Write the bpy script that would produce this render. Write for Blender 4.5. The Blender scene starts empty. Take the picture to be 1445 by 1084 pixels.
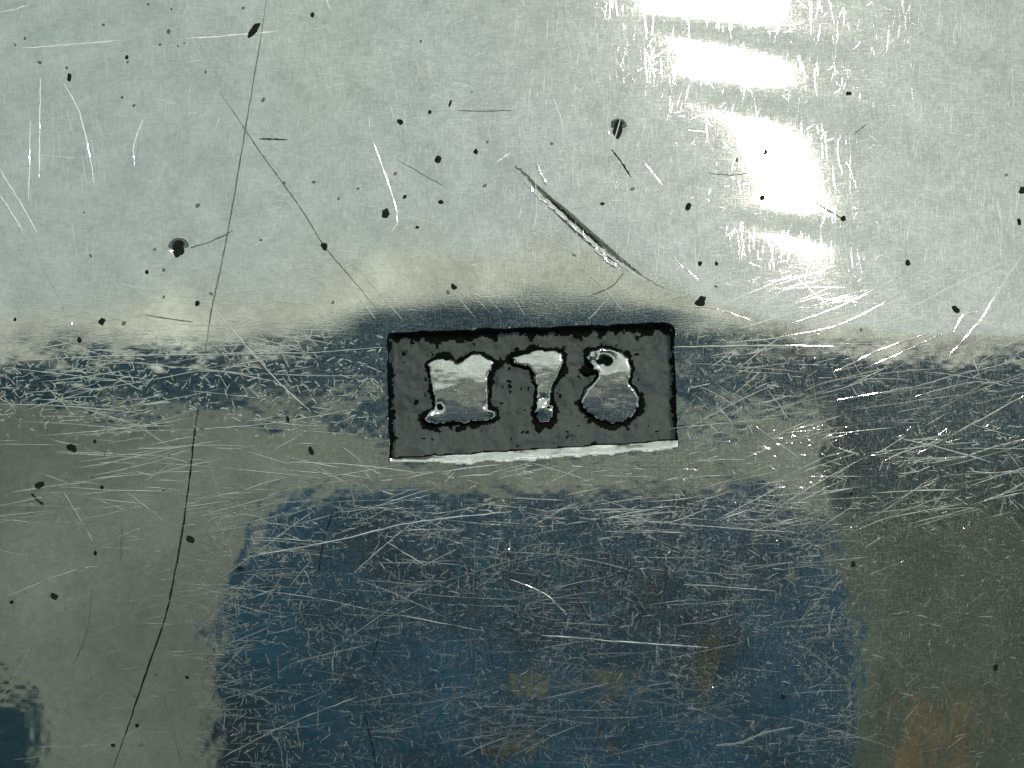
import bpy, math, random
import numpy as np
from mathutils import Vector

# ------------------------------------------------------------------ camera, sky, sun, exposure (1 unit = 1 cm)
S = bpy.context.scene
COL = S.collection
CAM_Z = 12.0
PXS = 0.002                       # cm per photograph pixel
cam_d = bpy.data.cameras.new('camera'); cam = bpy.data.objects.new('camera', cam_d); COL.objects.link(cam)
cam.location = (0, 0, CAM_Z); cam_d.sensor_width = 36; cam_d.lens = 36 * CAM_Z / (1445 * PXS)
cam_d.clip_start = 0.02; cam_d.clip_end = 100000
S.camera = cam

SUN_ELEV, SUN_AZ = math.radians(62.4), math.radians(59.2)       # azimuth from +X towards +Y
sd = Vector((math.cos(SUN_ELEV) * math.cos(SUN_AZ), math.cos(SUN_ELEV) * math.sin(SUN_AZ), math.sin(SUN_ELEV)))
W = bpy.data.worlds.new('World'); S.world = W; W.use_nodes = True
nt = W.node_tree
sky = nt.nodes.new('ShaderNodeTexSky'); sky.sky_type = 'NISHITA'; sky.sun_disc = False
sky.sun_elevation = SUN_ELEV; sky.sun_rotation = math.pi / 2 - SUN_AZ
sky.air_density = 1.0; sky.dust_density = 1.0; sky.ozone_density = 1.0
bg = nt.nodes['Background']; bg.inputs[1].default_value = 0.10
# thin high cloud: an even pale veil over the blue
tc = nt.nodes.new('ShaderNodeTexCoord'); cn = nt.nodes.new('ShaderNodeTexNoise'); cn.inputs['Scale'].default_value = 2.2; cn.inputs['Detail'].default_value = 5
nt.links.new(tc.outputs['Generated'], cn.inputs['Vector'])
cm = nt.nodes.new('ShaderNodeMapRange'); cm.inputs[1].default_value = .3; cm.inputs[2].default_value = .7; cm.inputs[3].default_value = .72; cm.inputs[4].default_value = .92
nt.links.new(cn.outputs['Fac'], cm.inputs[0])
veil = nt.nodes.new('ShaderNodeMix'); veil.data_type = 'RGBA'; veil.inputs[7].default_value = (5.15, 5.95, 5.25, 1)
nt.links.new(cm.outputs[0], veil.inputs[0]); nt.links.new(sky.outputs[0], veil.inputs[6]); nt.links.new(veil.outputs[2], bg.inputs[0])
sl = bpy.data.lights.new('sun', 'SUN'); sl.energy = 2.2; sl.angle = math.radians(0.5); sl.color = (1.0, 0.93, 0.78)
so = bpy.data.objects.new('sun', sl); COL.objects.link(so)
so.rotation_euler = (-sd).to_track_quat('-Z', 'Y').to_euler(); so.location = sd * 300
S.view_settings.view_transform = 'Standard'; S.view_settings.look = 'None'
S.view_settings.gamma = 1; S.view_settings.exposure = 0.0
S.render.engine = 'CYCLES'
S.cycles.caustics_reflective = False; S.cycles.caustics_refractive = False

rng = np.random.default_rng(7)
random.seed(7)

# ------------------------------------------------------------------ helpers
def sm(t):
    t = np.clip(t, 0, 1); return t * t * (3 - 2 * t)
def vnoise(x, y, sc, seed):
    g = np.random.default_rng(seed).random((256, 256)) * 2 - 1
    u = x / sc + 1000.37; v = y / sc + 1000.71
    iu = np.floor(u).astype(int); iv = np.floor(v).astype(int)
    fu = u - iu; fv = v - iv
    fu = fu * fu * fu * (fu * (fu * 6 - 15) + 10); fv = fv * fv * fv * (fv * (fv * 6 - 15) + 10)
    a = g[iu % 256, iv % 256]; b = g[(iu + 1) % 256, iv % 256]
    c = g[iu % 256, (iv + 1) % 256]; d = g[(iu + 1) % 256, (iv + 1) % 256]
    return (a * (1 - fu) + b * fu) * (1 - fv) + (c * (1 - fu) + d * fu) * fv
def fbm(x, y, sc, seed, n=4):
    r = 0; a = 1.0
    for k in range(n):
        r = r + a * vnoise(x, y, sc, seed + k); sc *= 0.5; a *= 0.5
    return r

def obj(name, verts, faces, mats, parent=None, smooth=False, midx=None):
    me = bpy.data.meshes.new(name)
    verts = np.asarray(verts, dtype=np.float32)
    if isinstance(faces, np.ndarray):
        k = faces.shape[1]; n = len(faces)
        me.vertices.add(len(verts)); me.vertices.foreach_set('co', verts.ravel())
        me.loops.add(n * k); me.loops.foreach_set('vertex_index', faces.astype(np.int32).ravel())
        me.polygons.add(n); me.polygons.foreach_set('loop_start', np.arange(0, n * k, k, dtype=np.int32))
        me.polygons.foreach_set('loop_total', np.full(n, k, dtype=np.int32))
    else:
        me.from_pydata([tuple(map(float, v)) for v in verts], [], [list(map(int, f)) for f in faces])
    if not isinstance(mats, (list, tuple)): mats = [mats]
    for m in mats: me.materials.append(m)
    if midx is not None: me.polygons.foreach_set('material_index', np.asarray(midx, dtype=np.int32))
    me.polygons.foreach_set('use_smooth', np.full(len(me.polygons), smooth, dtype=bool))
    me.update(calc_edges=True); me.validate()
    o = bpy.data.objects.new(name, me); COL.objects.link(o)
    if parent is not None: o.parent = parent
    return o
def thing(name, label, cat, loc=(0, 0, 0)):
    o = bpy.data.objects.new(name, None); COL.objects.link(o); o.location = loc
    o['label'] = label; o['category'] = cat; o.empty_display_size = 0.2
    return o

# ------------------------------------------------------------------ the relief of the silver surface
RX, RY = 8.2, 8.0
TILT = 0.22                       # reflected slope at the middle of the plate
BX = lambda px: (px - 722.5) * PXS
BY = lambda py: (542 - py) * PXS
# slope of the surface along Y, integrated once into a profile
_ys = np.arange(-6, 6.0001, 0.002)
_cur = np.where(_ys < 0.145, 1.0, 1.0 - 0.93 * sm((_ys - 0.145) / 0.13))
_cur = np.where(_ys > 1.25, 0.07 + 0.93 * sm((_ys - 1.25) / 0.6), _cur) / RY
_sl = np.cumsum(_cur) * 0.002; _sl -= np.interp(0, _ys, _sl)
_hy = -_sl - TILT / 2 - 0.004 * sm((_ys - 0.66) / 0.2)
_H1 = np.cumsum(_hy) * 0.002; _H1 -= np.interp(0, _ys, _H1)
_c = np.interp(_ys, [BY(450), BY(225), BY(150), BY(85), BY(0), BY(-60), 1.6], [0.20, 0, -0.06, -0.09, -0.12, -0.14, -0.15])
_k = np.ones(61) / 61; _c = np.convolve(np.pad(_c, 30, mode='edge'), _k, 'valid')
GAPS = [(49, .056, .036), (139, .062, .042), (310, .064, .040)]
MARK_C = (BX(750), BY(550))
# gouge running down to the stamp
GOUGE = [(728, 234), (752, 259), (778, 283), (803, 305), (829, 329), (854, 350), (880, 371), (908, 392)]
def seg_dist(x, y, pts):
    best = np.full(np.shape(x), 9.0); par = np.zeros(np.shape(x)); side = np.zeros(np.shape(x)); n = len(pts) - 1
    for i in range(n):
        ax, ay = pts[i]; bx, by = pts[i + 1]; dx, dy = bx - ax, by - ay; L = math.hypot(dx, dy)
        t = np.clip(((x - ax) * dx + (y - ay) * dy) / L ** 2, 0, 1)
        d = np.hypot(x - ax - t * dx, y - ay - t * dy); s = ((x - ax) * dy - (y - ay) * dx) / L
        m = d < best; best = np.where(m, d, best); par = np.where(m, (i + t) / n, par); side = np.where(m, s, side)
    return best, par, side
GP = [(BX(a), BY(b)) for a, b in GOUGE]
def H0(x, y):
    x = np.asarray(x, float); y = np.asarray(y, float)
    c = np.interp(y, _ys, _c) * sm((x - 0.15) / 0.5)
    z = np.interp(y, _ys, _H1) - (x - c) ** 2 / (2 * RX)
    # soft dent beaten in by the stamp
    ex = (x - MARK_C[0]) / 0.62; ey = (y - MARK_C[1]) / 0.24
    z = z - 0.0062 * np.exp(-(ex ** 4) - ey ** 2)
    # ripples shaped to split the sun glint across the upper right
    u = y + 0.15 * (x - BX(1070))
    fx = np.exp(-((x - BX(1070)) / 0.42) ** 4)
    for py, a, w in GAPS:
        z = z - a * w * fx * np.tanh((u - BY(py)) / w)
    z = z + 0.00034 * fbm(x, y * 1.6, 0.45, 3, 3) + 0.00006 * vnoise(x * 0.5, y, 0.09, 8)
    z = z + 0.00030 * (1 - sm((y - .05) / .2)) * fbm(x, y, 0.11, 12, 2)
    z = z + (1 - sm((y - .03) / .16)) * (0.00008 * vnoise(x, y * .7, 0.030, 14) + 0.00006 * vnoise(x * .8, y, 0.013, 15))
    return z
_win = lambda x, y, m: (x > min(p[0] for p in GP) - m) & (x < max(p[0] for p in GP) + m) & (y > min(p[1] for p in GP) - m) & (y < max(p[1] for p in GP) + m)
def H(x, y):
    x = np.asarray(x, float); y = np.asarray(y, float)
    z = np.array(H0(x, y)); m = _win(x, y, 0.05)
    if np.any(m):
        d, t, s = seg_dist(x[m], y[m], GP)
        w = 0.0052 * (np.sin(np.clip(t * .92 + .04, 0, 1) * math.pi) ** 1.4) + 0.0012
        s = np.where(s > 0, d, -d)
        zz = -0.0017 * np.exp(-(d / w) ** 2) * (w / 0.0052) + 0.0006 * np.exp(-((s - 1.7 * w) / (0.9 * w)) ** 2) * (w / .0052)
        z[m] = z[m] + zz
    return z
def P(px, py):
    """place a pixel of the photograph on the curved surface"""
    px = np.asarray(px, float); py = np.asarray(py, float)
    x, y = BX(px), BY(py); X, Y = x, y
    for _ in range(3):
        f = (CAM_Z - H0(X, Y)) / CAM_Z; X, Y = x * f, y * f
    return X, Y
def PP(pts):
    a = np.array(pts, float); X, Y = P(a[:, 0], a[:, 1]); return list(zip(X, Y))

# the stamped rectangle: four sides as half planes (outside positive)
QUAD = PP([(546, 469), (951, 455), (957, 622), (549, 648)])        # TL TR BR BL
def sides(x, y):
    out = []
    for i in range(4):
        ax, ay = QUAD[i]; bx, by = QUAD[(i + 1) % 4]; dx, dy = bx - ax, by - ay; L = math.hypot(dx, dy)
        out.append((-(x - ax) * -dy / L * -1 * -1 + (y - ay) * dx / L) if False else (-(x - ax) * dy + (y - ay) * dx) / L)
    return out                                                    # top, right, bottom, left
def smax(a, b, k):
    h = np.maximum(k - np.abs(a - b), 0) / k
    return np.maximum(a, b) + h * h * k * 0.25
DEPTH = 0.030
def recess(x, y):
    t, r, b, l = sides(x, y)
    wob = 0.0030 * vnoise(x, y, 0.035, 21) + 0.0016 * vnoise(x, y, 0.012, 22)
    o = smax(smax(t, r, 0.035), l, 0.008) + wob
    b = b + wob * 0.6
    lip = 0.005 + 0.019 * sm((x - QUAD[3][0]) / 0.30) * (1 - 0.45 * sm((x - QUAD[2][0] + 0.25) / 0.25))
    lip = lip * (1 + .22 * vnoise(x, y, .05, 25) + .18 * vnoise(x, y, .016, 26))
    f_o = sm(-o / 0.020); f_b = np.clip((lip - b) / (lip + 0.004), 0, 1); f_b = .75 * f_b + .25 * sm(f_b)
    rise = 1 - 0.42 * sm((b + 0.13) / 0.13)                       # the floor climbs towards the lower lip
    return smax(o, b, 0.006), DEPTH * rise * f_o * f_b, np.minimum(f_o, f_b)
def in_win(x, y, m=0.12):
    return (x > QUAD[0][0] - m) & (x < QUAD[1][0] + m) & (y > QUAD[3][1] - m) & (y < QUAD[1][1] + m)
def floor_noise(x, y):
    return 0.0030 * fbm(x, y, 0.14, 35, 2) + 0.0020 * fbm(x, y, 0.04, 31, 4) + 0.0040 * np.minimum(0, fbm(x, y, .022, 39, 3) + .55)

# ------------------------------------------------------------------ materials
def mat(name):
    m = bpy.data.materials.new(name); m.use_nodes = True; t = m.node_tree
    for n in list(t.nodes):
        if n.type != 'OUTPUT_MATERIAL': t.nodes.remove(n)
    return m, t, t.nodes['Material Output']
def N(t, kind, **kw):
    n = t.nodes.new(kind)
    for k, v in kw.items():
        if k.startswith('_'): setattr(n, k[1:], v)
        else: n.inputs[k].default_value = v
    return n
def math_n(t, op, a, b, clamp=False):
    n = t.nodes.new('ShaderNodeMath'); n.operation = op; n.use_clamp = clamp
    for i, v in enumerate((a, b)):
        if hasattr(v, 'links'): t.links.new(v, n.inputs[i])
        else: n.inputs[i].default_value = v
    return n.outputs[0]
def noise(t, scale, detail, vec):
    n = N(t, 'ShaderNodeTexNoise', Scale=scale, Detail=detail, Roughness=0.6); t.links.new(vec, n.inputs['Vector']); return n.outputs['Fac']
def stretched(t, co, sx, sy, rot=0.0):
    mp = t.nodes.new('ShaderNodeMapping'); mp.inputs['Scale'].default_value = (sx, sy, 1); mp.inputs['Rotation'].default_value = (0, 0, rot)
    t.links.new(co, mp.inputs[0]); return mp.outputs[0]
def ramp(t, v, a, b, lo=0.0, hi=1.0):
    n = t.nodes.new('ShaderNodeMapRange'); n.inputs[1].default_value = a; n.inputs[2].default_value = b
    n.inputs[3].default_value = lo; n.inputs[4].default_value = hi; t.links.new(v, n.inputs[0]); return n.outputs[0]

def silver(name, halo=0.096, fine=0.064, wide=0.46, base_w=0.006, var_w=0.085, bump=0.19, tint=((.60, .625, .60), (.95, .965, .94)), dirt=0.06):
    m, t, out = mat(name)
    co = t.nodes.new('ShaderNodeTexCoord').outputs['Object']
    v1 = noise(t, 1, 3, stretched(t, co, 260, 26))               # vertical rubbing
    v2 = noise(t, 1, 3, stretched(t, co, 24, 250, 0.05))         # horizontal rubbing
    v3 = noise(t, 1, 2, stretched(t, co, 40, 210, 0.7))
    gr = noise(t, 190, 3, co)
    pat = noise(t, 5, 4, co)
    hatch = math_n(t, 'MAXIMUM', ramp(t, v1, .56, .80), ramp(t, v2, .56, .80))
    hatch = math_n(t, 'MAXIMUM', hatch, ramp(t, v3, .62, .85))
    grain = ramp(t, gr, .52, .75)
    h2 = math_n(t, 'MAXIMUM', hatch, math_n(t, 'MULTIPLY', grain, 0.9))
    fac = math_n(t, 'ADD', math_n(t, 'MULTIPLY', math_n(t, 'MULTIPLY', h2, ramp(t, pat, .3, .7, .55, 1.3)), var_w), base_w, True)
    hsum = math_n(t, 'ADD', math_n(t, 'ADD', v1, v2), math_n(t, 'MULTIPLY', gr, 1.1))
    bp = N(t, 'ShaderNodeBump', Strength=1.0, Distance=0.00011 * bump); t.links.new(hsum, bp.inputs['Height'])
    bp2 = N(t, 'ShaderNodeBump', Strength=1.0, Distance=0.00050 * bump); t.links.new(hsum, bp2.inputs['Height'])
    cr = t.nodes.new('ShaderNodeMix'); cr.data_type = 'RGBA'
    cr.inputs[6].default_value = (*tint[0], 1); cr.inputs[7].default_value = (*tint[1], 1)
    t.links.new(math_n(t, 'ADD', ramp(t, noise(t, 9, 5, co), .3, .7, 0, .45), ramp(t, math_n(t, 'ADD', hsum, noise(t, 75, 4, co)), 1.75, 2.45, 0, .55), True), cr.inputs[0])
    ga = N(t, 'ShaderNodeBsdfAnisotropic', Roughness=fine, _distribution='BECKMANN')
    gb = N(t, 'ShaderNodeBsdfAnisotropic', Roughness=wide, _distribution='BECKMANN')
    for g, b in ((ga, bp), (gb, bp2)):
        t.links.new(cr.outputs[2], g.inputs['Color']); t.links.new(b.outputs[0], g.inputs['Normal'])
    mx = t.nodes.new('ShaderNodeMixShader'); t.links.new(fac, mx.inputs[0]); t.links.new(ga.outputs[0], mx.inputs[1]); t.links.new(gb.outputs[0], mx.inputs[2])
    gc = N(t, 'ShaderNodeBsdfAnisotropic', Roughness=halo, _distribution='GGX')
    t.links.new(cr.outputs[2], gc.inputs['Color']); t.links.new(bp.outputs[0], gc.inputs['Normal'])
    mh = t.nodes.new('ShaderNodeMixShader'); t.links.new(mx.outputs[0], mh.inputs[1]); t.links.new(gc.outputs[0], mh.inputs[2])
    t.links.new(math_n(t, 'ADD', math_n(t, 'MULTIPLY', h2, .03), .0025, True), mh.inputs[0]); mx = mh
    df = N(t, 'ShaderNodeBsdfDiffuse', Color=(.10, .11, .085, 1), Roughness=.5)
    md = t.nodes.new('ShaderNodeMixShader'); t.links.new(mx.outputs[0], md.inputs[1]); t.links.new(df.outputs[0], md.inputs[2])
    t.links.new(math_n(t, 'MULTIPLY', ramp(t, noise(t, 30, 6, co), .45, .75), dirt * 2.5), md.inputs[0])
    t.links.new(md.outputs[0], out.inputs[0])
    return m
def crust(name, col, gloss=0.12, rough=0.5, sc=160, bump=.0012):
    m, t, out = mat(name)
    co = t.nodes.new('ShaderNodeTexCoord').outputs['Object']
    n1 = noise(t, sc, 5, co)
    cr = t.nodes.new('ShaderNodeMix'); cr.data_type = 'RGBA'
    cr.inputs[6].default_value = (*[c * .55 for c in col], 1); cr.inputs[7].default_value = (*[min(1, c * 1.6) for c in col], 1)
    t.links.new(math_n(t, 'ADD', ramp(t, n1, .3, .7, 0, .55), ramp(t, noise(t, 14, 3, co), .35, .65, 0, .45)), cr.inputs[0])
    bp = N(t, 'ShaderNodeBump', Strength=0.6, Distance=bump); t.links.new(n1, bp.inputs['Height'])
    d = N(t, 'ShaderNodeBsdfDiffuse', Roughness=.6); g = N(t, 'ShaderNodeBsdfAnisotropic', Roughness=rough, Color=(.5, .52, .5, 1))
    t.links.new(cr.outputs[2], d.inputs['Color'])
    for b in (d, g): t.links.new(bp.outputs[0], b.inputs['Normal'])
    mx = N(t, 'ShaderNodeMixShader', Fac=gloss); t.links.new(d.outputs[0], mx.inputs[1]); t.links.new(g.outputs[0], mx.inputs[2])
    t.links.new(mx.outputs[0], out.inputs[0]); return m
M_SILVER = silver('worn silver')
M_LETTER = silver('letter silver', fine=.10, base_w=.03, var_w=.10, bump=.8, dirt=.10)
M_LIP = silver('worn lip', fine=.14, wide=.50, base_w=.28, var_w=.4, bump=2.5, tint=((.85, .86, .83), (.93, .93, .9)), dirt=0)
M_BURR = silver('bright burr', fine=.11, wide=.54, base_w=.12, var_w=.14, bump=.8, tint=((.80, .86, .86), (.90, .95, .95)), dirt=0)
M_SHINE = silver('shining burr', fine=.16, wide=.60, base_w=.55, var_w=.3, bump=.8, tint=((.9, .93, .92), (.97, .97, .97)), dirt=0)
M_FAINT = silver('faint burr', fine=.10, wide=.52, base_w=.055, var_w=.09, bump=.6, tint=((.80, .81, .77), (.88, .88, .84)), dirt=0)
M_FLOOR = crust('oxidised floor', (.030, .045, .053), gloss=.07, rough=.6)
M_BLACK = crust('black tarnish and shade', (.004, .005, .005), gloss=.003, rough=.5)  # tarnish that also stands in for shade in the stamp
M_PIT = crust('pit tarnish', (.011, .014, .012), gloss=.01, rough=.5)
M_GREY = crust('grey tarnish', (.085, .105, .085), gloss=.08, rough=.45)

# ------------------------------------------------------------------ silver plate
plate = thing('silver_plate', "worn silver plate, scratched and pitted, with a small rectangular maker's mark stamped into it", 'silver plate', (0, 0, 0))
PITS = [(242,13,3),(209,6,3),(238,44,4),(358,42,7),(343,11,3),(441,22,4),(56,88,4),(94,96,3),(98,110,6),(179,81,4),(180,88,3),(21,63,3),(226,63,3),
 (260,61,2),(251,65,2.5),(290,102,3),(371,141,4),(172,137,3),(189,149,3),(401,258,3),(279,290,4),(443,257,3),(118,300,2),(252,352,13),(458,348,6),
 (368,339,3),(128,361,3),(218,352,3),(35,54,3),(146,35,3),(478,280,3),(594,58,3),(635,146,5),(606,158,4),(564,172,6),(666,130,2),(671,214,5),(618,225,6),
 (688,200,3),(505,266,3),(558,245,3),(544,301,7),(622,285,5),(589,321,4),(684,262,4),(779,203,3),(872,182,12),(850,288,4),(893,267,4),(971,292,6),
 (810,360,4),(571,278,4),(1198,132,5),(1080,214,5),(1040,226,4),(1076,279,5),(1190,308,5),(1443,269,7),(1438,313,5),(1420,247,3),(988,372,5),(1011,372,4),
 (1281,371,5),(143,454,7),(175,456,4),(278,429,5),(231,381,4),(207,384,4),(298,415,4),(231,419,3),(101,632,7),(134,623,4),(439,637,6),(239,643,3),
 (56,685,8),(143,688,4),(130,673,3),(231,692,3),(112,480,5),(21,451,4),(470,427,3),(406,592,5),(285,605,4),(989,425,9),(1010,404,3),(1349,437,7),
 (1215,465,4),(1201,697,4),(269,761,6),(76,842,6),(339,803,5),(264,956,4),(221,951,4),(159,1052,4),(199,1051,4),(193,1024,4),(134,781,4),(17,850,4),
 (189,982,3),(1204,796,5),(1405,942,6),(1105,984,5),(818,830,3),(793,794,3),(616,689,3),(640,405,6),(632,412,4)]
ELONG = {(358,42): (.9, 2.1, 52), (98,110): (.6, 1.3, 95), (872,182): (.62, 1.25, 80), (635,146): (.5, 1.4, 65), (252,352): (.75, 1.1, 70), (56,685): (.7, 1.15, 40)}
def grid1(lo, hi, step, ext):
    a = list(np.arange(lo, hi + step / 2, step)); s = step; r = a[-1]; out = []
    while r < ext: s *= 1.25; r += s; out.append(r)
    s = step; r = a[0]; pre = []
    while r > -ext: s *= 1.25; r -= s; pre.append(r)
    return np.array(pre[::-1] + a + out)
STEP = 0.0040
gx = grid1(-1.56, 1.56, STEP, 3.6); gy = grid1(-1.18, 1.18, STEP, 3.0)
nx, ny = len(gx), len(gy)
X, Y = np.meshgrid(gx, gy)                                        # [j, i]
w = in_win(X, Y)
dw, _, _ = recess(X[w], Y[w])
# pull grid points near the rim of the stamp exactly onto the rim
e = 1e-4
dx_ = (recess(X[w] + e, Y[w])[0] - dw) / e; dy_ = (recess(X[w], Y[w] + e)[0] - dw) / e
near = np.abs(dw) < 0.55 * STEP; gl = np.maximum(dx_ ** 2 + dy_ ** 2, .2)
X[w] = X[w] - np.where(near, dw * dx_ / gl, 0); Y[w] = Y[w] - np.where(near, dw * dy_ / gl, 0)
Z = H(X, Y)
D = np.full(X.shape, 1.0); F = np.zeros(X.shape)
dw, dep, ff = recess(X[w], Y[w])
Z[w] -= dep - floor_noise(X[w], Y[w]) * sm(ff * 2 - 1)
D[w] = dw; F[w] = ff
for (px, py, s) in PITS:                                          # real hollows under the tarnish specks
    if s < 12: continue
    cx, cy = P(px, py); r = s * PXS
    i0, i1 = np.searchsorted(gx, [cx - 4 * r, cx + 4 * r]); j0, j1 = np.searchsorted(gy, [cy - 4 * r, cy + 4 * r])
    xx, yy = X[j0:j1, i0:i1], Y[j0:j1, i0:i1]; d = np.hypot(xx - cx, yy - cy)
    Z[j0:j1, i0:i1] += -0.20 * r * np.exp(-(d / (0.85 * r)) ** 4)
idx = np.arange(nx * ny).reshape(ny, nx)
quads = np.stack([idx[:-1, :-1], idx[:-1, 1:], idx[1:, 1:], idx[1:, :-1]], -1).reshape(-1, 4)
Dc = D.ravel()[quads].mean(1); Fc = F.ravel()[quads].mean(1)
inside = Dc < 0
V = np.stack([X, Y, Z], -1).reshape(-1, 3)
# rim wall and underside so the plate has real thickness
ring = np.concatenate([idx[0, :], idx[1:, -1], idx[-1, -2::-1], idx[-2:0:-1, 0]])
low = V[ring].copy(); low[:, 2] -= 0.22
nb = len(V); k = len(ring)
wall = np.array([[ring[i], nb + i, nb + (i + 1) % k, ring[(i + 1) % k]] for i in range(k)])
cx0 = np.array([[0, 0, -0.35]])
Vp = np.concatenate([V, low, cx0])
q_out = quads[~inside]
under = np.array([[nb + (i + 1) % k, nb + i, nb + k, nb + k] for i in range(k)])
def compact(Vv, q):
    u, inv = np.unique(q.ravel(), return_inverse=True); return Vv[u], inv.reshape(q.shape)
vv, qq = compact(Vp, np.concatenate([q_out, wall]))
fo = np.concatenate([F.ravel()[q_out].mean(1), np.zeros(len(wall))])
body = obj('plate_face', vv, qq, [M_SILVER, M_LIP], plate, True, (fo > .04).astype(int))
# raised characters
Z1 = lambda pts: [(500 + a / 2.89, 400 + b / 2.89) for a, b in pts]
CH_M = Z1([(292,326),(318,308),(352,298),(392,302),(418,322),(432,312),(452,294),(488,281),(520,284),(556,304),(588,326),(566,340),(556,372),(550,420),(550,470),(556,505),(582,520),(586,545),(560,566),(500,572),(440,576),(390,574),(330,582),(288,572),(276,550),(290,525),(318,508),(322,480),(314,440),(306,400),(298,360)])
CH_T = Z1([(632,306),(650,288),(690,278),(740,267),(800,266),(846,272),(864,288),(858,330),(842,370),(824,405),(810,440),(806,470),(816,505),(818,545),(796,572),(762,576),(736,560),(726,530),(732,490),(740,458),(738,420),(728,380),(714,352),(690,342),(655,332)])
CH_8 = Z1([(940,300),(960,270),(990,266),(1012,254),(1050,260),(1088,276),(1122,304),(1138,338),(1134,376),(1124,402),(1150,424),(1170,462),(1168,506),(1140,546),(1100,574),(1050,580),(1000,566),(958,540),(926,510),(916,480),(938,440),(962,408),(986,380),(984,368),(950,372),(920,366),(934,350),(966,346),(950,326)])
def poly_sdf(x, y, pts):
    best = np.full(x.shape, 9.0); ins = np.zeros(x.shape, bool); n = len(pts)
    for i in range(n):
        ax, ay = pts[i]; bx, by = pts[(i + 1) % n]; dx, dy = bx - ax, by - ay
        t = np.clip(((x - ax) * dx + (y - ay) * dy) / (dx * dx + dy * dy + 1e-12), 0, 1)
        best = np.minimum(best, np.hypot(x - ax - t * dx, y - ay - t * dy))
        c = (ay > y) != (by > y)
        ins ^= c & (x < (bx - ax) * (y - ay) / (by - ay + 1e-12) + ax)
    return np.where(ins, -best, best)
vi, qi = compact(V, quads[inside])
fi = Fc[inside]; di = Dc[inside]
ctr = vi[qi].mean(1)
tn = fbm(ctr[:, 0], ctr[:, 1], .02, 71, 3)
_o = np.max([s_ for i_, s_ in enumerate(sides(ctr[:, 0], ctr[:, 1])) if i_ != 2], 0); _t = sides(ctr[:, 0], ctr[:, 1])[0]
cd = np.min([poly_sdf(ctr[:, 0] + ox_, ctr[:, 1] + oy_, PP(c_)) for c_ in (CH_M, CH_T, CH_8) for ox_, oy_ in ((0, 0), (.001, .006), (-.003, .002))], 0)
low_side = fbm(ctr[:, 0], ctr[:, 1], .06, 75, 2)
wallmask = (_o > -0.012 + .009 * tn) | (_t > -0.028 + .018 * tn) | (di > -.004) | (cd < .005 + .009 * tn + .006 * low_side) | (tn < -1.08)  # painted shade with tarnish along the walls, top edge and round the characters
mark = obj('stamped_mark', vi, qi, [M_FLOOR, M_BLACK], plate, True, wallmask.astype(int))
mark['label'] = 'sunken dark grey rectangle with three raised characters'
pn = len(ring); lowc = np.concatenate([low, cx0]); 
obj('plate_underside', lowc, np.array([[(i + 1) % pn, i, pn] for i in range(pn)]), M_SILVER, plate, True)

def floor_z(x, y):
    return H0(x, y) - DEPTH + floor_noise(x, y)
def letter(pts, label, extra=None, seed=0, grime=()):
    pts = PP(pts); a = np.array(pts)
    st = 0.0024
    xs = np.arange(a[:, 0].min() - .018, a[:, 0].max() + .018, st); ys = np.arange(a[:, 1].min() - .018, a[:, 1].max() + .018, st)
    x, y = np.meshgrid(xs, ys)
    d = poly_sdf(x, y, pts) - 0.0045 + 0.0030 * vnoise(x, y, .018, 50 + seed) + .0022 * vnoise(x, y, .008, 53 + seed)
    yc = a[:, 1].mean(); xc = a[:, 0].mean()
    f = sm((-d + 0.001) / 0.015)
    top = 0.024 - ((y - yc) ** 2) / (2 * 0.95) - ((x - xc) ** 2) / (2 * 3.5) + 0.0004 * fbm(x, y, .05, 60 + seed, 2) + 0.00016 * fbm(x * .3, y, .016, 64 + seed, 2)
    if extra: top = top + extra(x, y)
    z = H0(x, y) - DEPTH - 0.0035 * (1 - sm(f * 6)) + f * (top + 0.0015)
    id_ = np.arange(x.size).reshape(x.shape)
    q = np.stack([id_[:-1, :-1], id_[:-1, 1:], id_[1:, 1:], id_[1:, :-1]], -1).reshape(-1, 4)
    dd = d.ravel()[q]; q2 = q[dd.min(1) < 0.001]; dm = d.ravel()[q2].mean(1)
    v, qq = compact(np.stack([x, y, z], -1).reshape(-1, 3), q2)
    q0, q1, q3 = v[qq[:, 0]], v[qq[:, 1]], v[qq[:, 3]]; nn = np.cross(q1 - q0, q3 - q0); nn /= np.linalg.norm(nn, axis=1)[:, None]
    lowf = np.clip(-nn[:, 1] * 1.6 - .1, 0, 1)  # flanks facing down get more black, as painted shade
    fc = v[qq].mean(1); gr = np.zeros(len(qq), bool)
    for gx_, gy_, r_ in grime:
        X_, Y_ = P(gx_, gy_); gr |= np.hypot(fc[:, 0] - X_, (fc[:, 1] - Y_) * 1.15) < r_ * PXS * (1 + .35 * vnoise(fc[:, 0], fc[:, 1], .012, 90))
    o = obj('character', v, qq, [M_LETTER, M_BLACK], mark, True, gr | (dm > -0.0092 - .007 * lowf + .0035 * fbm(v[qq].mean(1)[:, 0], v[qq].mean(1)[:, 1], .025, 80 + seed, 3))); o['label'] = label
    return o
def lump(px, py, r, a):
    cx, cy = P(px, py)
    return lambda x, y: a * np.exp(-((x - cx) ** 2 + (y - cy) ** 2) / (r * PXS) ** 2)
def many(*fs): return lambda x, y: sum(f(x, y) for f in fs)
letter(CH_M, 'raised M-like character with a notched top and two feet', many(lump(607, 588, 9, .006), lump(620, 574, 5, -.012), lump(694, 580, 6, .006), lump(688, 572, 4, -.006)), 1, [(621, 576, 5), (610, 560, 3)])
letter(CH_T, 'raised T-like wedge character with a small round foot', many(lump(766, 562, 4, -.004), lump(765, 577, 8, .005), lump(776, 573, 3, -.008)), 2, [(774, 575, 3), (757, 584, 3)])
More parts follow.
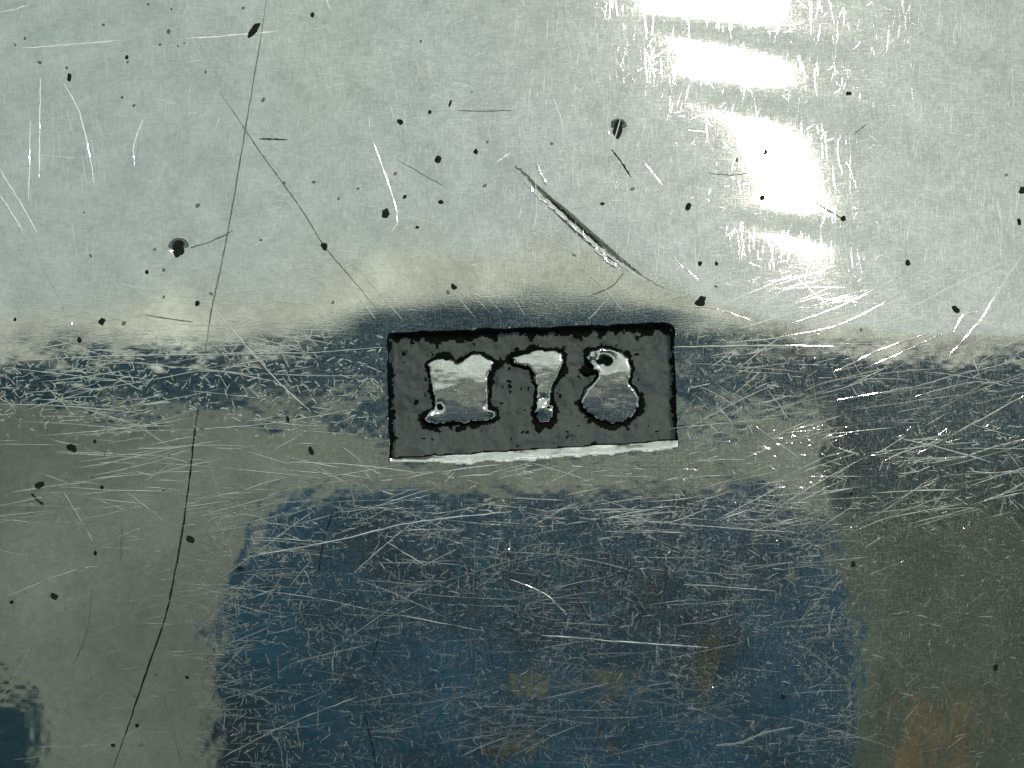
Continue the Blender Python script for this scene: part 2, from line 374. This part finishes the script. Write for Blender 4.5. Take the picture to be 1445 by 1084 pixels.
letter(CH_8, 'raised 8-like character with a broken upper loop', many(lump(857, 509, 8, -.022), lump(850, 505, 5, -.01), lump(834, 502, 4, .006), lump(842, 496, 3, .006), lump(829, 522, 3, .006), lump(838, 512, 3, -.007)), 3, [(857, 509, 7.5), (847, 511, 5), (838, 524, 4), (828, 512, 3)])

# tarnish specks sitting in their pits
def zsurf(x, y): return H(np.array([x]), np.array([y]))[0]
for q, (px, py, s) in enumerate(PITS):
    cx, cy = P(px, py); cx, cy = float(cx), float(cy); r = s * PXS * (0.82 if s < 6 else .92)
    ax, ay, rot = ELONG.get((px, py), (random.uniform(.75, 1), random.uniform(1, 1.3), random.uniform(0, 180)))
    ca, sa = math.cos(math.radians(rot)), math.sin(math.radians(rot))
    n = 10 if s < 5 else 16; z0 = zsurf(cx, cy) - (0.12 * r if s >= 12 else 0)
    vs = [(cx, cy, z0 + .0010)]
    radii = [random.uniform(.6, 1.2) for _ in range(n)]; radii = [(radii[i] + radii[i - 1]) / 2 for i in range(n)]
    for ringf, dz in ((.55, .0011), (1.0, .0)):
        for i in range(n):
            th = 2 * math.pi * i / n; rr = r * ringf * (radii[i] if ringf == 1 else .5 + .5 * radii[i])
            lx, ly = rr * ay * math.cos(th), rr * ax * math.sin(th)
            x_, y_ = cx + lx * ca - ly * sa, cy + lx * sa + ly * ca
            dip = 0.12 * r * math.exp(-(math.hypot(x_ - cx, y_ - cy) / (.9 * r)) ** 4) if s >= 12 else 0
            vs.append((x_, y_, zsurf(x_, y_) - dip + .0008 + dz * random.uniform(.2, 1.2) * (1 if s >= 5 else .3)))
    fs = [(0, 1 + i, 1 + (i + 1) % n) for i in range(n)] + [(1 + i, 1 + n + i, 1 + n + (i + 1) % n, 1 + (i + 1) % n) for i in range(n)]
    obj('tarnish_speck', vs, fs, M_PIT if s >= 5 or (s >= 4 and q % 2) or (py > 460 and q % 3 == 0) else M_GREY, plate, False)

# ------------------------------------------------------------------ scratches
def ribbon(px_pts, w_px, lift=.0005, peak=.0006, sub=5, jitter=0.5, taper=True, broken=0):
    """a ploughed furrow: two sloping flanks along a polyline given in photo pixels"""
    a = np.array(px_pts, float); t = np.linspace(0, len(a) - 1, max(2, (len(a) - 1) * sub + 1))
    if len(a) > 2:                                               # smooth interpolation
        i = np.clip(np.floor(t).astype(int), 0, len(a) - 2); f = t - i
        p0 = a[np.maximum(i - 1, 0)]; p1 = a[i]; p2 = a[i + 1]; p3 = a[np.minimum(i + 2, len(a) - 1)]; f = f[:, None]
        c = .5 * ((2 * p1) + (-p0 + p2) * f + (2 * p0 - 5 * p1 + 4 * p2 - p3) * f ** 2 + (-p0 + 3 * p1 - 3 * p2 + p3) * f ** 3)
    else: c = np.stack([np.interp(t, range(len(a)), a[:, 0]), np.interp(t, range(len(a)), a[:, 1])], -1)
    c = c + rng.normal(0, jitter, c.shape) * .5
    x, y = P(c[:, 0], c[:, 1]); tx, ty = np.gradient(x), np.gradient(y); L = np.hypot(tx, ty) + 1e-9; nx_, ny_ = -ty / L, tx / L
    wv = w_px * PXS * .5 * (rng.uniform(.55, 1.2, len(x)))
    if taper: wv = wv * np.clip(np.sin(np.linspace(.06, .94, len(x)) * math.pi) * 1.6, .15, 1)
    l = np.stack([x + nx_ * wv, y + ny_ * wv, H(x + nx_ * wv, y + ny_ * wv) + lift], -1)
    m = np.stack([x, y, H(x, y) + lift + peak * rng.uniform(.4, 1.3, len(x))], -1)
    r = np.stack([x - nx_ * wv, y - ny_ * wv, H(x - nx_ * wv, y - ny_ * wv) + lift], -1)
    n = len(x); v = np.concatenate([l, m, r]); i = np.arange(n - 1)
    f = np.concatenate([np.stack([i, n + i, n + i + 1, i + 1], -1), np.stack([n + i, 2 * n + i, 2 * n + i + 1, n + i + 1], -1)])
    if broken:
        keep = rng.random(n - 1) > broken; f = f[np.concatenate([keep, keep])]
        if len(f) == 0: f = np.array([[0, n, n + 1, 1]])
    return v, f
def scratch(pts, w, m, name='scratch', **k):
    v, f = ribbon(pts, w, **k); return obj(name, v, f, m, plate, False)
DARK = [([(376,0),(362,90),(345,190),(328,290),(312,375),(298,440),(288,510),(279,580)], 2.0, M_GREY), ([(281,565),(276,600),(268,670),(258,745),(246,812),(232,875),(206,950),(184,1015),(160,1084)], 2.6, M_PIT),
 ([(310,130),(345,182),(372,222),(400,260),(430,303),(458,348),(500,398),(545,452)], 2.0, M_GREY),
 ([(366,196),(405,197)], 2.4, M_PIT), ([(645,156),(680,157),(722,156)], 1.4, M_GREY), ([(862,210),(876,228),(891,251)], 2.8, M_PIT),
 ([(130,828),(126,870),(118,905),(103,938)], 2.4, M_GREY), ([(228,975),(240,1020),(248,1050),(258,1084)], 2.4, M_GREY), ([(172,738),(170,790)], 2.2, M_GREY),
 ([(44,696),(52,705),(62,713)], 3.4, M_PIT), ([(811,655),(812,690),(810,726)], 2.2, M_GREY), ([(151,578),(149,610),(147,646)], 2.2, M_GREY),
 ([(205,445),(240,450),(272,455)], 1.8, M_GREY), ([(268,350),(300,340),(330,325)], 1.8, M_GREY), ([(470,720),(455,770),(450,810)], 2.2, M_PIT),
 ([(1000,245),(1030,247),(1055,245)], 1.4, M_GREY), ([(1110,238),(1130,262),(1150,285),(1195,312)], 2.2, M_GREY), ([(1205,190),(1222,176)], 2, M_GREY),
 ([(515,1010),(525,1050),(530,1084)], 3, M_PIT), ([(540,880),(525,930)], 2, M_PIT), ([(800,820),(840,890)], 1.6, M_PIT), ([(560,225),(600,248),(625,262)], 1.3, M_GREY),
 ([(825,420),(862,405),(880,385)], 2, M_GREY), ([(1330,960),(1345,1000),(1338,1050)], 1.8, M_GREY), ([(1265,700),(1275,665),(1290,640)], 2, M_GREY)]
for p, wd, m in DARK: scratch(p, wd, m, lift=.0006, peak=-.0003, sub=8)
scratch(GOUGE[:-1], 6.0, M_GREY, 'gouge_tarnish', lift=.0008, peak=-.0005, sub=10, jitter=1.6)['label'] = 'dark tarnish in a deep slanting gouge above the stamp'
scratch([(770,277),(788,293),(806,309),(832,333),(850,349)], 3.2, M_PIT, 'gouge_tarnish', lift=.0016, peak=-.0003, sub=9, jitter=1.3)
BRIGHT = [([(0,512),(120,504),(300,500),(430,498),(540,490)],2.4),([(90,504),(250,518),(370,530)],1.8),([(200,572),(240,567)],3),([(388,634),(420,617)],2.4),
 ([(275,606),(330,603),(400,595),(490,580)],2.2),([(30,68),(100,63),(172,57)],2.6),([(255,55),(330,50),(398,43)],2.4),([(0,18),(40,8)],2.6),([(90,118),(112,160),(127,222),(132,258)],2.4),
 ([(57,110),(56,180),(55,250)],2.4),([(43,170),(40,285)],2.2),([(0,240),(28,285),(53,330)],2.4),([(0,275),(15,298),(32,326)],2.8),([(202,168),(189,204),(190,236)],2.2),
 ([(295,428),(340,480),(388,534),(438,581)],2.6),([(60,375),(80,415),(102,458)],2),([(757,232),(764,247),(772,262)],7),([(1446,355),(1412,405),(1385,450),(1338,503)],4.5),
 ([(1302,655),(1360,645),(1400,632),(1446,620)],4.5),([(1100,462),(1190,430),(1278,385)],3),([(1060,482),(1150,467),(1200,452),(1270,415)],2.6),([(1178,525),(1245,493),(1312,470)],3),
 ([(950,490),(1060,488),(1178,489)],3.2),([(960,432),(1010,436),(1062,453)],2.6),([(1295,640),(1370,600),(1446,558)],3),([(1390,707),(1420,695),(1446,680)],3.6),
 ([(1220,520),(1300,485),(1330,470)],2.4),([(1290,560),(1370,540),(1425,545)],2),([(350,786),(470,764),(580,738),(722,722)],2.8),([(500,808),(540,772),(580,740)],2.4),
 ([(325,828),(450,845),(530,862),(680,890)],1.8),([(1010,1052),(1045,1048),(1080,1034),(1120,1026)],4.6),([(765,896),(880,906),(1000,914)],3),([(720,818),(768,838),(800,868)],3),
 ([(965,825),(1030,829),(1095,834)],3),([(862,730),(960,740),(1122,752)],2.6),([(300,1076),(400,1025),(500,985)],2.2),([(870,722),(935,738),(1000,718)],2.6),([(360,758),(480,766)],2),
 ([(545,765),(600,798)],2),([(530,450),(470,375)],2),([(568,452),(500,372)],2),([(880,440),(850,405),(812,372)],2.2),([(830,452),(862,418)],2),([(1000,700),(960,730)],2),
 ([(1050,800),(1110,795)],2.4),([(1090,880),(1180,868)],2),([(1110,895),(1150,925),(1200,965)],2.2),([(1120,935),(1145,915)],2),([(90,695),(130,762)],2.4),([(180,695),(230,735)],2),
 ([(10,842),(90,810),(140,798)],2),([(1228,810),(1275,792)],2.2),([(395,830),(350,845)],2),([(950,365),(985,395)],2),([(1345,470),(1360,445),(1378,440)],4),([(1238,900),(1290,960)],2),
 ([(700,230),(722,214)],2),([(905,225),(935,262)],2.6),([(525,195),(560,300),(550,330)],1.6),([(1180,565),(1290,545),(1345,530)],2.2),([(945,605),(1105,590)],2),([(1130,795),(1190,790)],2.2)]
for p, wd in BRIGHT: scratch(p, wd * .78, M_SHINE if p[0][1] < 360 and p[0][0] < 720 else (M_BURR if wd > 2.5 and not (p[0][0] > 800 and p[0][1] < 700) else M_FAINT), lift=.0005, peak=.00012 * wd * (.35 if p[0][0] > 800 else 1), sub=9, jitter=.7)
scratch([(868,362),(890,378),(912,393),(940,408)], 2.0, M_GREY, 'gouge_tarnish', lift=.0006, peak=-.0002, sub=8, jitter=1.0)
scratch([(736,252),(760,278),(792,306),(822,333),(852,360),(880,384)], 3.4, M_BURR, 'gouge_burr', lift=.0010, peak=.0006, sub=10, jitter=2.0)
scratch([(838,352),(856,366),(872,382)], 6, M_BURR, 'gouge_burr', lift=.0010, peak=.0008, sub=8, jitter=2.4)

# hairline scratches: far too many to count
HA = []
def hair(n, x0, x1, y0, y1, ang, spread, l0, l1, w0, w1, bright):
    cx, cy = rng.uniform(x0, x1, n), rng.uniform(y0, y1, n)
    a = np.radians(rng.normal(ang, spread, n)); L = l0 * (l1 / l0) ** rng.random(n) / 2
    bend = rng.normal(0, .028, n) * L; t = np.linspace(-1, 1, 6)[None, :]
    ux, uy = np.cos(a)[:, None], -np.sin(a)[:, None]; L = L[:, None]; q = (bend[:, None]) * (1 - t * t)
    X_ = cx[:, None] + ux * L * t + uy * q + rng.normal(0, .25, (n, 6)); Y_ = cy[:, None] + uy * L * t - ux * q + rng.normal(0, .25, (n, 6))
    ok = ~np.any((X_ > 541) & (X_ < 961) & (Y_ > 450) & (Y_ < 652), 1)
    cl = (.75 if l1 < 25 else .5) + (.45 if l1 < 25 else .8) * vnoise(cx, cy, 70., 95) + .5 * vnoise(cx, cy, 22., 96)         # wear comes in patches
    ok &= rng.random(n) < np.clip(cl, .12, 1)
    wd = rng.uniform(w0, w1, n)[:, None] * rng.uniform(.55, 1.2, (n, 6)) * np.clip(1.5 * (1.05 - t * t), .15, 1)
    HA.append((X_[ok], Y_[ok], wd[ok], (rng.random(n) > bright)[ok]))
hair(1200, 720, 1446, 0, 380, 90, 9, 8, 60, .9, 1.7, .30)
hair(800, 720, 1446, 0, 400, 45, 60, 6, 24, .8, 1.6, .25)
hair(300, 0, 720, 0, 360, 88, 14, 8, 50, 1.0, 1.8, .15)
hair(220, 0, 720, 0, 380, 5, 14, 8, 60, 1.0, 1.8, .15)
hair(60, 0, 160, 150, 360, 95, 8, 20, 60, 1.0, 2.0, .4)
hair(200, 0, 545, 370, 490, -4, 10, 12, 110, .9, 1.7, .12)
hair(340, 0, 545, 450, 740, 3, 9, 24, 240, .8, 1.7, .2)
hair(800, 0, 545, 470, 600, 0, 60, 6, 20, .9, 1.8, .15)
hair(900, 950, 1446, 470, 720, 10, 60, 6, 22, .9, 1.8, .15)
hair(90, 0, 545, 440, 740, -45, 14, 12, 90, .9, 1.6, .12)
hair(230, 950, 1446, 390, 560, 14, 11, 18, 190, .8, 1.8, .08)
hair(240, 950, 1446, 520, 740, 12, 10, 16, 180, .8, 1.9, .25)
hair(60, 950, 1446, 380, 740, -45, 16, 14, 110, 1.0, 1.8, .1)
hair(60, 545, 950, 360, 450, -40, 20, 14, 90, 1.0, 1.8, .2)
hair(120, 540, 960, 650, 740, 4, 14, 10, 90, 1.0, 1.8, .3)
hair(2600, 270, 1215, 705, 1090, 0, 80, 3, 9, .8, 1.9, .15)
hair(1200, 950, 1446, 470, 1090, 0, 80, 3, 9, .9, 2.2, .15)
hair(700, 0, 545, 480, 620, 0, 80, 3, 9, .9, 2.2, .15)
hair(4200, 280, 1200, 715, 1090, 0, 70, 5, 20, .8, 1.9, .14)
hair(700, 280, 1200, 710, 1090, 2, 7, 12, 130, .8, 1.5, .25)
hair(120, 280, 1200, 700, 1090, -15, 12, 40, 220, .8, 1.4, .2)
hair(120, 280, 1200, 700, 1090, 18, 12, 40, 220, .8, 1.4, .2)
hair(240, 280, 1200, 720, 1090, 90, 8, 10, 40, 1.0, 2.0, .15)
hair(70, 300, 1200, 720, 1090, 30, 30, 30, 120, 1.0, 2.0, .3)
hair(130, 0, 290, 720, 1090, 3, 12, 8, 60, .9, 1.5, .08)
hair(60, 0, 290, 720, 1090, 25, 20, 20, 120, 1.0, 1.8, .1)
hair(300, 1190, 1446, 700, 1090, 15, 50, 6, 40, .9, 1.8, .1)
hx, hy, hw, hm = [np.concatenate([h[i] for h in HA]) for i in range(4)]
x, y = P(hx, hy); tx, ty = np.gradient(x, axis=1), np.gradient(y, axis=1); L = np.hypot(tx, ty) + 1e-9; ax_, ay_ = -ty / L, tx / L
hw = hw * PXS * .5; n = x.size; k = x.shape[1]
lv = [np.stack([xx, yy, H(xx, yy) + lf], -1).reshape(-1, 3) for xx, yy, lf in ((x + ax_ * hw, y + ay_ * hw, .0004), (x, y, .0004 + np.where(hy > 470, .00013, np.where(hx > 880, .000008, .00002)) * np.where((hx > 880) & (hy < 600), .3, 1) * hw / .0015 * rng.uniform(.4, 1.3, x.shape)), (x - ax_ * hw, y - ay_ * hw, .0004))]
i = np.arange(n).reshape(-1, k)[:, :-1].ravel()
fq = np.concatenate([np.stack([i, n + i, n + i + 1, i + 1], -1), np.stack([n + i, 2 * n + i, 2 * n + i + 1, n + i + 1], -1)])
mi = np.repeat(hm.astype(int), k - 1)
hl = obj('hairline_scratches', np.concatenate(lv), fq, [M_BURR, M_FAINT], plate, False, np.concatenate([mi, mi])); hl['kind'] = 'stuff'

# ------------------------------------------------------------------ what the silver mirrors: the phone taking the picture, added panels overhead
def plain(name, col, rough=.5, translucent=0.0, sc=.3, var=.25):
    m, t, out = mat(name); co = t.nodes.new('ShaderNodeTexCoord').outputs['Object']
    cr = t.nodes.new('ShaderNodeMix'); cr.data_type = 'RGBA'
    cr.inputs[6].default_value = (*[c * (1 - var) for c in col], 1); cr.inputs[7].default_value = (*[c * (1 + var) for c in col], 1)
    t.links.new(ramp(t, noise(t, sc, 4, co), .3, .7), cr.inputs[0])
    p = N(t, 'ShaderNodeBsdfPrincipled', Roughness=rough); t.links.new(cr.outputs[2], p.inputs['Base Color'])
    if translucent:
        tr = t.nodes.new('ShaderNodeBsdfTranslucent'); t.links.new(cr.outputs[2], tr.inputs[0])
        mx = N(t, 'ShaderNodeMixShader', Fac=translucent); t.links.new(p.outputs[0], mx.inputs[1]); t.links.new(tr.outputs[0], mx.inputs[2]); t.links.new(mx.outputs[0], out.inputs[0])
    else: t.links.new(p.outputs[0], out.inputs[0])
    return m
def slab(name, x0, x1, y0, y1, z0, z1, r, m, parent, nseg=8):
    pts = []
    for cx, cy, a0 in ((x1 - r, y1 - r, 0), (x0 + r, y1 - r, 90), (x0 + r, y0 + r, 180), (x1 - r, y0 + r, 270)):
        for i in range(nseg + 1):
            a = math.radians(a0 + 90 * i / nseg); pts.append((cx + r * math.cos(a), cy + r * math.sin(a)))
    n = len(pts); b = min(.12 * (z1 - z0), r * .3)
    def lay(z, ins):
        mx_, my_ = (x0 + x1) / 2, (y0 + y1) / 2
        return [(x - math.copysign(ins, x - mx_), y - math.copysign(ins, y - my_), z) for x, y in pts]
    L = [lay(z0, b), lay(z0 + b, 0), lay(z1 - b, 0), lay(z1, b)]; v = sum(L, [])
    f = [tuple(range(n))[::-1], tuple(range(3 * n, 4 * n))]
    for kk in range(3):
        for i in range(n): f.append((kk * n + i, kk * n + (i + 1) % n, (kk + 1) * n + (i + 1) % n, (kk + 1) * n + i))
    return obj(name, v, f, m, parent)
def tube(name, cx, cy, z0, z1, r0, r1, m, parent, n=24):
    v = [(cx + r * math.cos(2 * math.pi * i / n), cy + r * math.sin(2 * math.pi * i / n), z) for r, z in ((r0, z0), (r1, z0), (r1, z1), (r0, z1)) for i in range(n)]
    f = [(a * n + i, a * n + (i + 1) % n, ((a + 1) % 4) * n + (i + 1) % n, ((a + 1) % 4) * n + i) for a in range(4) for i in range(n)]
    return obj(name, v, f, m, parent)
phone = thing('smartphone', 'dark blue phone mirrored as a soft dark block in the lower half of the silver', 'phone', (0, 0, 0))
slab('phone_case', -4.35, 4.75, -14.0, 1.5, CAM_Z + .25, CAM_Z + 1.2, 2.6, plain('blue phone case', (.014, .125, .275), .5, 0, .55, .85), phone)
tube('lens_ring', 0, 0, CAM_Z - .05, CAM_Z + .25, .42, .62, plain('lens ring metal', (.03, .20, .38), .7), phone)
slab('flash_window', .05, .4, -1.8, -1.4, CAM_Z + .16, CAM_Z + .25, .15, plain('flash window', (.32, .32, .20), .5), phone)
slab('mirror_spot', -.25, .2, -2.6, -2.35, CAM_Z + .16, CAM_Z + .25, .1, plain('tan spot', (.26, .22, .13), .5), phone)  # added spot, there to be mirrored as a warm fleck
slab('mirror_spot', 1.5, 1.9, -1.9, -.9, CAM_Z + .18, CAM_Z + .25, .15, plain('dim spot', (.13, .16, .13), .5), phone)  # added spot, mirrored as a dimmer fleck

reflection_panels = thing('added_panels', 'added overhead panels with a dark blue border, out of view, mirrored as bands in the silver', 'reflection_panels', (0, 0, 250))  # unseen panels added overhead; their colours make the mirrored bands
A_OL = plain('olive reflection panel', (.535, .585, .575), .8, .4, .02)
A_DK = plain('dark reflection side', (.27, .335, .315), .8, .5, .02)
A_BL = plain('blue reflection border', (.055, .20, .32), .8, .4, .02)
A_TAN = plain('tan reflection patch', (.75, .62, .44), .8, .5, .02)
slab('reflection_border', -300, 300, 51.5, 66, -.5, .5, .5, A_BL, reflection_panels)
slab('reflection_trim', -300, 300, 66.5, 76, -.4, .4, .4, plain('cream reflection trim', (.80, .81, .79), .8, .8, .05), reflection_panels)  # strip added for the pale warm band in the reflection
slab('reflection_panel', -300, 66, -260, 51, -.4, .4, .4, A_OL, reflection_panels)
slab('reflection_border', 66.02, 300, 26, 51.2, -.45, .45, .05, plain('lighter blue reflection border', (.11, .235, .31), .8, .45, .02, .5), reflection_panels)
slab('reflection_side', 66.02, 300, -260, 25.98, -.4, .4, .4, A_DK, reflection_panels)
slab('reflection_patch', 95, 101, -70, -20, -1.0, -.5, .3, A_TAN, reflection_panels)  # added patch, mirrored as a tan streak
slab('reflection_patch', -300, -117, -200, -22, -1.0, -.5, .3, A_BL, reflection_panels)  # added patch, mirrored as a dark corner
g = obj('ground', [(-6000, -6000, -75), (6000, -6000, -75), (6000, 6000, -75), (-6000, 6000, -75)], [(0, 1, 2, 3)], plain('pale paving', (.30, .29, .26), .8, 0, .02)); g['kind'] = 'structure'
